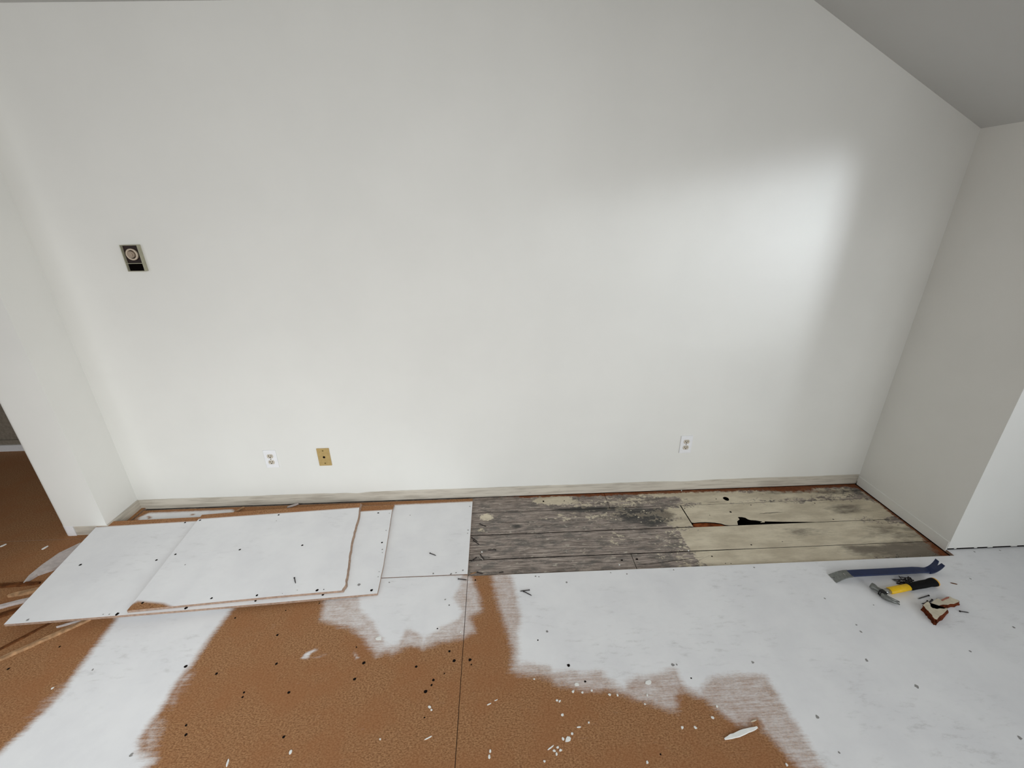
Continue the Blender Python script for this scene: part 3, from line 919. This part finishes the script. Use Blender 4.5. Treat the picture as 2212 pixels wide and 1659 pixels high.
# cream chips lying loose around the dark part of the planks
PC = 'cream paint chips on the dark planks'
for (u, v, s) in [(1357, 1090, 3), (1363, 1103, 2.5), (1391, 1103, 3), (1379, 1118, 3), (1397, 1108, 2), (1372, 1113, 2), (1320, 1120, 3), (1330, 1122, 3), (1427, 1126, 2), (1440, 1121, 2), (1455, 1146, 2.5), (1446, 1149, 2), (1447, 1159, 2), (1470, 1171, 4.5), (1469, 1181, 3.8), (1385, 1128, 2), (1348, 1100, 2), (1310, 1108, 2.5), (1300, 1115, 2.2), (1420, 1136, 2), (1300, 1160, 2)]:
    p = at(u, v, ZP); bm = bmesh.new()
    poly = []
    for k in range(7):
        t = 6.283 * k / 7; q = R_.uniform(.6, 1.15) * s * .0017
        poly.append((math.cos(t) * q * 1.3, math.sin(t) * q))
    extrude_poly(bm, poly, .0002, .0014)
    o = link('paint_chip', bm, M_CREAMTOP); o.location = (p.x, p.y, ZP)
    tag(o, 'small cream paint chip on the dark worn planks', 'paint chip', PC)

# ------------------------------------------------------------------ splinters sticking out from under the boards
sliver((-40, 1268), (86, 1259), .011, .010, M_LATHDK, 'dark brown splintered strip sticking out left under the boards, rearmost', 'wood_strip', 'wood strip', group='strips under the boards')
sliver((18, 1287), (110, 1268), .013, .012, M_LATH, 'tan wood strip poking out left between the dark strip and the whitewashed one', 'wood_strip', 'wood strip', group='strips under the boards')
sliver((-30, 1318), (90, 1288), .010, .012, M_LATHWH, 'whitewashed strip reaching the left frame edge beside the boards', 'wood_strip', 'wood strip', group='strips under the boards')
sliver((-30, 1338), (80, 1304), .013, .010, M_LATHDK, 'reddish brown strip in front of the whitewashed strip', 'wood_strip', 'wood strip', group='strips under the boards')
sliver((-30, 1437), (196, 1336), .009, .010, M_LATH, 'long tan lath running out from under the front edge of the boards', 'wood_strip', 'wood strip', group='strips under the boards', sharp=.7)
sliver((-30, 1418), (120, 1340), .006, .006, M_LATHDK, 'dark lath behind the long tan one under the front edge', 'wood_strip', 'wood strip', group='strips under the boards')
sliver((122, 1355), (182, 1338), .0035, .008, M_LATHWH, 'short whitened splinter at the front edge of the boards', 'wood_strip', 'wood strip', group='strips under the boards')
# whitewashed scrap of board at the left
bm = bmesh.new()
sp = pts([(50, 1258), (62, 1243), (90, 1220), (127, 1193), (171, 1170), (205, 1168), (190, 1190), (112, 1229), (80, 1240)], .014)
extrude_poly(bm, sp, .001, lambda x, y: .004 + .010 * max(0, min(1, (-.25 - y) / .15)))
tag(link('board_scrap', bm, M_LATHWH, origin=(sp[3][0], sp[3][1], 0)), 'whitewashed scrap of board beside the left end of the loose pile', 'board scrap')
sliver((505, 1107), (528, 1095), .005, .007, M_LATH, 'pale splinter standing in the gap behind the boards, left', 'wood_sliver', 'wood sliver', lift=.006)
sliver((620, 1096), (645, 1088), .009, .004, M_LATHWH, 'whitish scrap behind the boards near the wall', 'wood_sliver', 'wood sliver', lift=.004)

# ------------------------------------------------------------------ things on the wall
def ring_mesh(r0, r1, h, seg=28, bev=.0):
    bm = bmesh.new(); prof = [(r0, 0), (r0, h * .8), ((r0 * 3 + r1) / 4, h), ((r0 + 3 * r1) / 4, h), (r1, h * .6), (r1, 0)]
    L = []
    for k in range(seg):
        t = 2 * math.pi * k / seg
        L.append([bm.verts.new((math.cos(t) * r, -y, math.sin(t) * r)) for r, y in prof])
    for k in range(seg):
        a, b = L[k], L[(k + 1) % seg]
        for i in range(len(prof)):
            bm.faces.new((a[i], b[i], b[(i + 1) % len(prof)], a[(i + 1) % len(prof)]))
    return bm


def cyl_y(bm, x, z, r, y0, y1, seg=16, mi=0, rz=1.0, flat_top=None):
    a, b = [], []
    for k in range(seg):
        t = 2 * math.pi * k / seg
        px, pz = math.cos(t) * r, math.sin(t) * r * rz
        if flat_top: pz = max(-flat_top, min(flat_top, pz))
        a.append(bm.verts.new((x + px, y0, z + pz))); b.append(bm.verts.new((x + px, y1, z + pz)))
    for k in range(seg): bm.faces.new((a[k], a[(k + 1) % seg], b[(k + 1) % seg], b[k])).material_index = mi
    bm.faces.new(a).material_index = mi; bm.faces.new(list(reversed(b))).material_index = mi


def outlet(x, z, label):
    t = tag(empty('wall_outlet', (x, 0, z)), label, 'outlet', 'duplex outlets low on the back wall')
    bm = bmesh.new(); box(bm, -.035, .035, -.0055, .0, -.057, .057, bev=.0022)
    link('cover_plate', bm, M_OUTLET, t)
    for s in (1, -1):
        zc = s * .0195
        bm = bmesh.new(); cyl_y(bm, 0, zc, .0172, -.0075, -.001, 24, flat_top=.0125)
        r = link('receptacle', bm, M_OUTLET_IN, t)
        for dx, hh in ((-.0065, .0045), (.0065, .0038)):
            bm = bmesh.new(); box(bm, dx - .0014, dx + .0014, -.0079, -.006, zc + .003 - hh, zc + .003 + hh)
            link('slot', bm, M_HOLE, r)
        bm = bmesh.new(); cyl_y(bm, 0, zc - .0075, .0032, -.0079, -.006, 12)
        link('ground_hole', bm, M_HOLE, r)
    bm = bmesh.new(); cyl_y(bm, 0, 0, .003, -.0068, -.004, 12)
    link('screw', bm, M_BRASS, t)
    return t


outlet(-1.304, .3115, 'white duplex outlet left of the tan plate, above the loose boards')
outlet(1.101, .3185, 'white duplex outlet on the right, above the old planks')

t = tag(empty('phone_jack_plate', (-1.0045, 0, .3125)), 'tan wall plate with one dark hole, right of the left outlet', 'wall plate')
bm = bmesh.new(); box(bm, -.035, .035, -.005, 0, -.057, .057, bev=.0018)
link('cover_plate', bm, M_TAN, t)
bm = bmesh.new(); cyl_y(bm, 0, 0, .0075, -.0058, -.003, 6)
link('jack_hole', bm, M_HOLE, t)
for s in (.042, -.040):
    bm = bmesh.new(); cyl_y(bm, 0, s, .0042, -.0062, -.003, 12, rz=.8)
    link('screw', bm, M_BRASS, t)

# uncovered thermostat
TX, TZ, TD = -1.682, 1.425, .021
t = tag(empty('thermostat', (TX, 0, TZ)), 'small open thermostat box with a round beige dial, upper left wall', 'thermostat')
hw, hh = .0395, .0595
bm = bmesh.new()
box(bm, -hw, -hw + .0028, -TD, 0, -hh, hh); box(bm, hw - .0028, hw, -TD, 0, -hh, hh)
box(bm, -hw + .0028, hw - .0028, -TD, 0, hh - .0025, hh); box(bm, -hw + .0028, hw - .0028, -TD, 0, -hh, -hh + .0025)
link('case', bm, M_OLIVE, t)
bm = bmesh.new(); box(bm, -hw + .0028, hw - .0028, -.008, -.001, -hh + .0025, hh - .0025)
link('back_plate', bm, M_DKBROWN, t)
bm = bmesh.new(); box(bm, -hw + .0028, hw - .0028, -.019, -.008, -.0245, -.0222)
link('divider', bm, M_OLIVE, t)
bm = bmesh.new(); box(bm, -hw + .003, hw - .003, -.0095, -.0075, -hh + .003, -.025)
link('wire_compartment', bm, M_VOID, t)
d = link('dial', ring_mesh(.0265, .0185, .011), M_KNOB, t, True); d.location = (-.001, -.008, .017)
bm = bmesh.new(); cyl_y(bm, 0, 0, .0150, -.013, .0, 24); cyl_y(bm, 0, 0, .0095, -.0165, -.012, 20)
d2 = link('knob', bm, M_KNOBIN, d); d2.location = (-.001, 0, 0)

# ------------------------------------------------------------------ hammer
HA, HB = at(1906, 1280, .014), at(2020, 1257, .016)
hd = HB - HA; hd.z = 0; hl = hd.length
ham = tag(empty('claw_hammer', (HA.x, HA.y, 0), math.atan2(hd.y, hd.x)), 'claw hammer with yellow and black handle lying on the white floor', 'hammer')
zc = .0165
# handle: neck, yellow shaft, black grip, yellow butt
bm = bmesh.new(); tube(bm, [(-.012, 0, zc), (.012, 0, zc), (.042, 0, zc)], [(.012, .0095), (.0125, .0095), (.014, .010)], 14)
link('neck', bm, M_CHROME, ham, True)
L0, L1 = .034, .155
bm = bmesh.new(); tube(bm, [(L0, 0, zc), (L0 + .003, 0, zc), (.09, 0, zc), (L1, 0, zc)], [(.012, .009), (.0165, .0115), (.0165, .0118), (.0158, .0118)], 16)
link('shaft', bm, M_YELLOW, ham, True)
bm = bmesh.new()
gl = hl - .006
tube(bm, [(L1 - .016, 0, zc), (L1 - .006, 0, zc), (L1 + .02, 0, zc), (L1 + .06, 0, zc), (gl - .03, 0, zc), (gl - .012, 0, zc), (gl, 0, zc)],
     [(.0162, .0122), (.0178, .0135), (.0172, .0135), (.0185, .0145), (.0178, .014), (.021, .0155), (.0215, .0155)], 18)
link('grip', bm, M_BLACK, ham, True)
bm = bmesh.new(); tube(bm, [(gl, 0, zc), (gl + .007, 0, zc), (gl + .010, 0, zc)], [(.0212, .0155), (.0205, .015), (.014, .010)], 18)
link('butt', bm, M_AMBER, ham, True)
# head: lies across the handle; poll toward the wall, claws toward the room, curving back to the handle side
hdx = at(1881, 1264, .016) - HA; hdx.z = 0
rz = ham.rotation_euler.z
loc = lambda v: (v.x * math.cos(-rz) - v.y * math.sin(-rz), v.x * math.sin(-rz) + v.y * math.cos(-rz))
pf = loc(hdx)
pc = loc(at(1943, 1303, .010) - HA)
pm = loc(at(1908, 1287, .016) - HA)
head = empty('head', (0, 0, 0)); head.parent = ham
bm = bmesh.new()
def lerp2(a, b, t): return (a[0] + (b[0] - a[0]) * t, a[1] + (b[1] - a[1]) * t)
Pf = [lerp2(pf, (0, 0), t) for t in (0, .12, .3, .5, .8, 1.)]
tube(bm, [(p[0], p[1], zc) for p in Pf] + [(pm[0] * .6, pm[1] * .6, zc)], [.0125, .0138, .0132, .0095, .0110, (.013, .0125), (.013, .0125)], 16)
link('poll', bm, M_STEEL, head, True)
bm = bmesh.new()
cl = [(0, 0), lerp2((0, 0), pm, .8), lerp2(pm, pc, .35), lerp2(pm, pc, .7), pc]
for s in (-1, 1):
    path = []
    for i, p in enumerate(cl):
        tt = i / 4
        d_ = Vector((pc[0] - pm[0], pc[1] - pm[1], 0)).normalized(); n_ = Vector((-d_.y, d_.x, 0))
        off = n_ * s * (.0035 + .0055 * max(0, tt - .25))
        bulge = n_ * (-.006 * math.sin(math.pi * tt))
        path.append((p[0] + off.x + bulge.x, p[1] + off.y + bulge.y, zc - .006 * tt * tt))
    tube(bm, path, [(.009, .0125), (.0085, .012), (.0065, .0095), (.0052, .006), (.0038, .0022)], 12)
link('claw', bm, M_STEEL, head, True)
bm = bmesh.new()
mm = lerp2((0, 0), pm, .25)
box(bm, mm[0] - .0125, mm[0] + .006, mm[1] - .014, mm[1] + .010, zc - .012, zc + .0135, bev=.002)
link('cheek', bm, M_STEELDK, head)

# ------------------------------------------------------------------ flat pry bar
PA, PB = at(1800, 1249, .004), at(2003, 1231, .010)
pd = PB - PA; pd.z = 0; plen = pd.length
bar = tag(empty('pry_bar', (PA.x, PA.y, 0), math.atan2(pd.y, pd.x)), 'flat blue pry bar with bare grey claw end, lying before the planks', 'pry bar')
W = .0195


def bar_strip(secs, notch=None):
    """secs: (x, z, half width, half thickness, direction angle, y offset)"""
    bm = bmesh.new(); rings = []
    for x, z, hw_, th, a, yo in secs:
        nx, nz = -math.sin(a), math.cos(a)
        rings.append([bm.verts.new((x + nx * th * s2, yo + hw_ * s1, z + nz * th * s2)) for s1, s2 in ((-1, -.4), (-1, .4), (-.85, 1), (.85, 1), (1, .4), (1, -.4), (.85, -1), (-.85, -1))])
    for a, b in zip(rings, rings[1:]):
        for k in range(8): bm.faces.new((a[k], a[(k + 1) % 8], b[(k + 1) % 8], b[k]))
    bm.faces.new(rings[0]); bm.faces.new(list(reversed(rings[-1])))
    return bm


def claw_end(secs, slot, steps):
    """two prongs that part along a V slot toward the tip"""
    bm = bmesh.new()
    n = len(secs)
    for s in (-1, 1):
        rings = []
        for i, (x, z, hw_, th, a, yo) in enumerate(secs):
            g = slot * max(0, (i - steps)) / (n - 1 - steps) if i > steps else .0
            c = yo + s * (hw_ + g) / 2; h2 = (hw_ - g) / 2
            nx, nz = -math.sin(a), math.cos(a)
            rings.append([bm.verts.new((x + nx * th * q, c + h2 * p, z + nz * th * q)) for p, q in ((-1, -1), (-1, 1), (1, 1), (1, -1))])
        for a_, b_ in zip(rings, rings[1:]):
            for k in range(4): bm.faces.new((a_[k], a_[(k + 1) % 4], b_[(k + 1) % 4], b_[k]))
        bm.faces.new(rings[0]); bm.faces.new(list(reversed(rings[-1])))
    return bm


xg = .072
secs = [(xg + .004, .0255, W, .0034, -.05, 0), (.055, .0245, W * 1.02, .0034, .12, 0), (.040, .0215, W * 1.06, .0033, .28, 0), (.022, .0145, W * 1.12, .0028, .42, 0), (.008, .0070, W * 1.2, .0018, .5, 0), (-.004, .0015, W * 1.24, .0008, .5, 0)]
bm = claw_end(secs, .0045, 4)
link('claw_end', bm, M_STEEL, bar)
bm = bmesh.new(); cyl = []
tube(bm, [(.046, -.001, .0256), (.046, -.001, .0266)], [(.006, .004), (.006, .004)], 14)
o = link('nail_slot', bm, M_CHROME, bar)
bm = bar_strip([(xg, .0256, W, .0034, -.03, 0), (.12, .0245, W, .0034, -.03, 0), (.22, .0205, W * .99, .0034, -.04, 0), (plen - .06, .0145, W * .97, .0034, -.05, 0), (plen - .03, .0115, W * .9, .0036, -.12, 0), (plen - .012, .0085, W * .84, .004, -.12, 0), (plen, .0072, W * .84, .0042, -.05, 0)])
link('shank', bm, M_BLUE, bar)
hs = []
for i in range(8):
    a = -.05 + 1.42 * i / 7
    rad = .052
    hs.append((plen - .002 + rad * math.sin(max(a, 0)) * .95, .0072 + rad * (1 - math.cos(max(a, 0))) * 1.15, W * (.84 + .30 * i / 7), .0042 - .0030 * i / 7, a, -.002))
bm = claw_end(hs, .006, 5)
link('hook', bm, M_BLUE, bar)

# ------------------------------------------------------------------ rotted wood chunks
def chunk(outline, z1, label, spread, extra=None):
    rng = random.Random(5)
    top = pts(outline, z1)
    P = jag([*top, top[0]], .0022, 3, rng)
    cx = sum(p[0] for p in P) / len(P); cy = sum(p[1] for p in P) / len(P)
    e = tag(empty('rotted_wood_chunk', (cx, cy, 0)), label, 'wood chunk', 'rotted wood chunks')
    bm = bmesh.new()
    n = len(P); L = []
    for (fz, k) in ((0, spread), (.35, spread * .8 + .001), (.7, spread * .4), (.93, 0)):
        L.append([bm.verts.new((x - cx + (x - cx) * k * 8 + rng.uniform(-.002, .002), y - cy + (y - cy) * k * 8 - k * .5 + rng.uniform(-.002, .002), z1 * fz + (rng.uniform(-.0015, .0015) if 0 < fz < .9 else 0))) for x, y in P])
    for a, b in zip(L, L[1:]):
        for i in range(n): bm.faces.new((a[i], a[(i + 1) % n], b[(i + 1) % n], b[i]))
    bmesh.ops.triangulate(bm, faces=[bm.faces.new(L[-1]), bm.faces.new(list(reversed(L[0])))])
    link('rotted_core', bm, M_ROT, e)
    bm = bmesh.new(); extrude_poly(bm, [(x - cx, y - cy) for x, y in P], z1 * .92, lambda x, y: z1 + .001 * math.sin(90 * x))
    tag(link('painted_face', bm, M_CREAMTOP, e), 'old cream paint on the top face')
    if extra: extra(e, cx, cy)
    return e


chunk([(1994, 1307), (2000, 1302), (2006, 1300), (2010, 1309), (2015, 1314), (2024, 1316), (2045, 1313), (2047, 1316), (2036, 1327), (2024, 1338), (2018, 1335), (2011, 1325), (2003, 1317)], .026,
      'nearer rotted wood chunk with cream top and rusty brown broken sides', .010)


def stain(e, cx, cy):
    q = pts([(2033, 1296), (2045, 1290), (2050, 1289), (2050, 1292), (2042, 1295), (2036, 1298)], .0165)
    bm = bmesh.new(); extrude_poly(bm, [(x - cx, y - cy) for x, y in q], .0158, .0172)
    link('pink_stain', bm, M_PINK, e)


chunk([(2011, 1303), (2024, 1293), (2032, 1295), (2052, 1288), (2072, 1298), (2066, 1302), (2048, 1306), (2034, 1306), (2024, 1309)], .015,
      'farther rotted wood chunk with a pink stain, behind the rusty one', .008, stain)
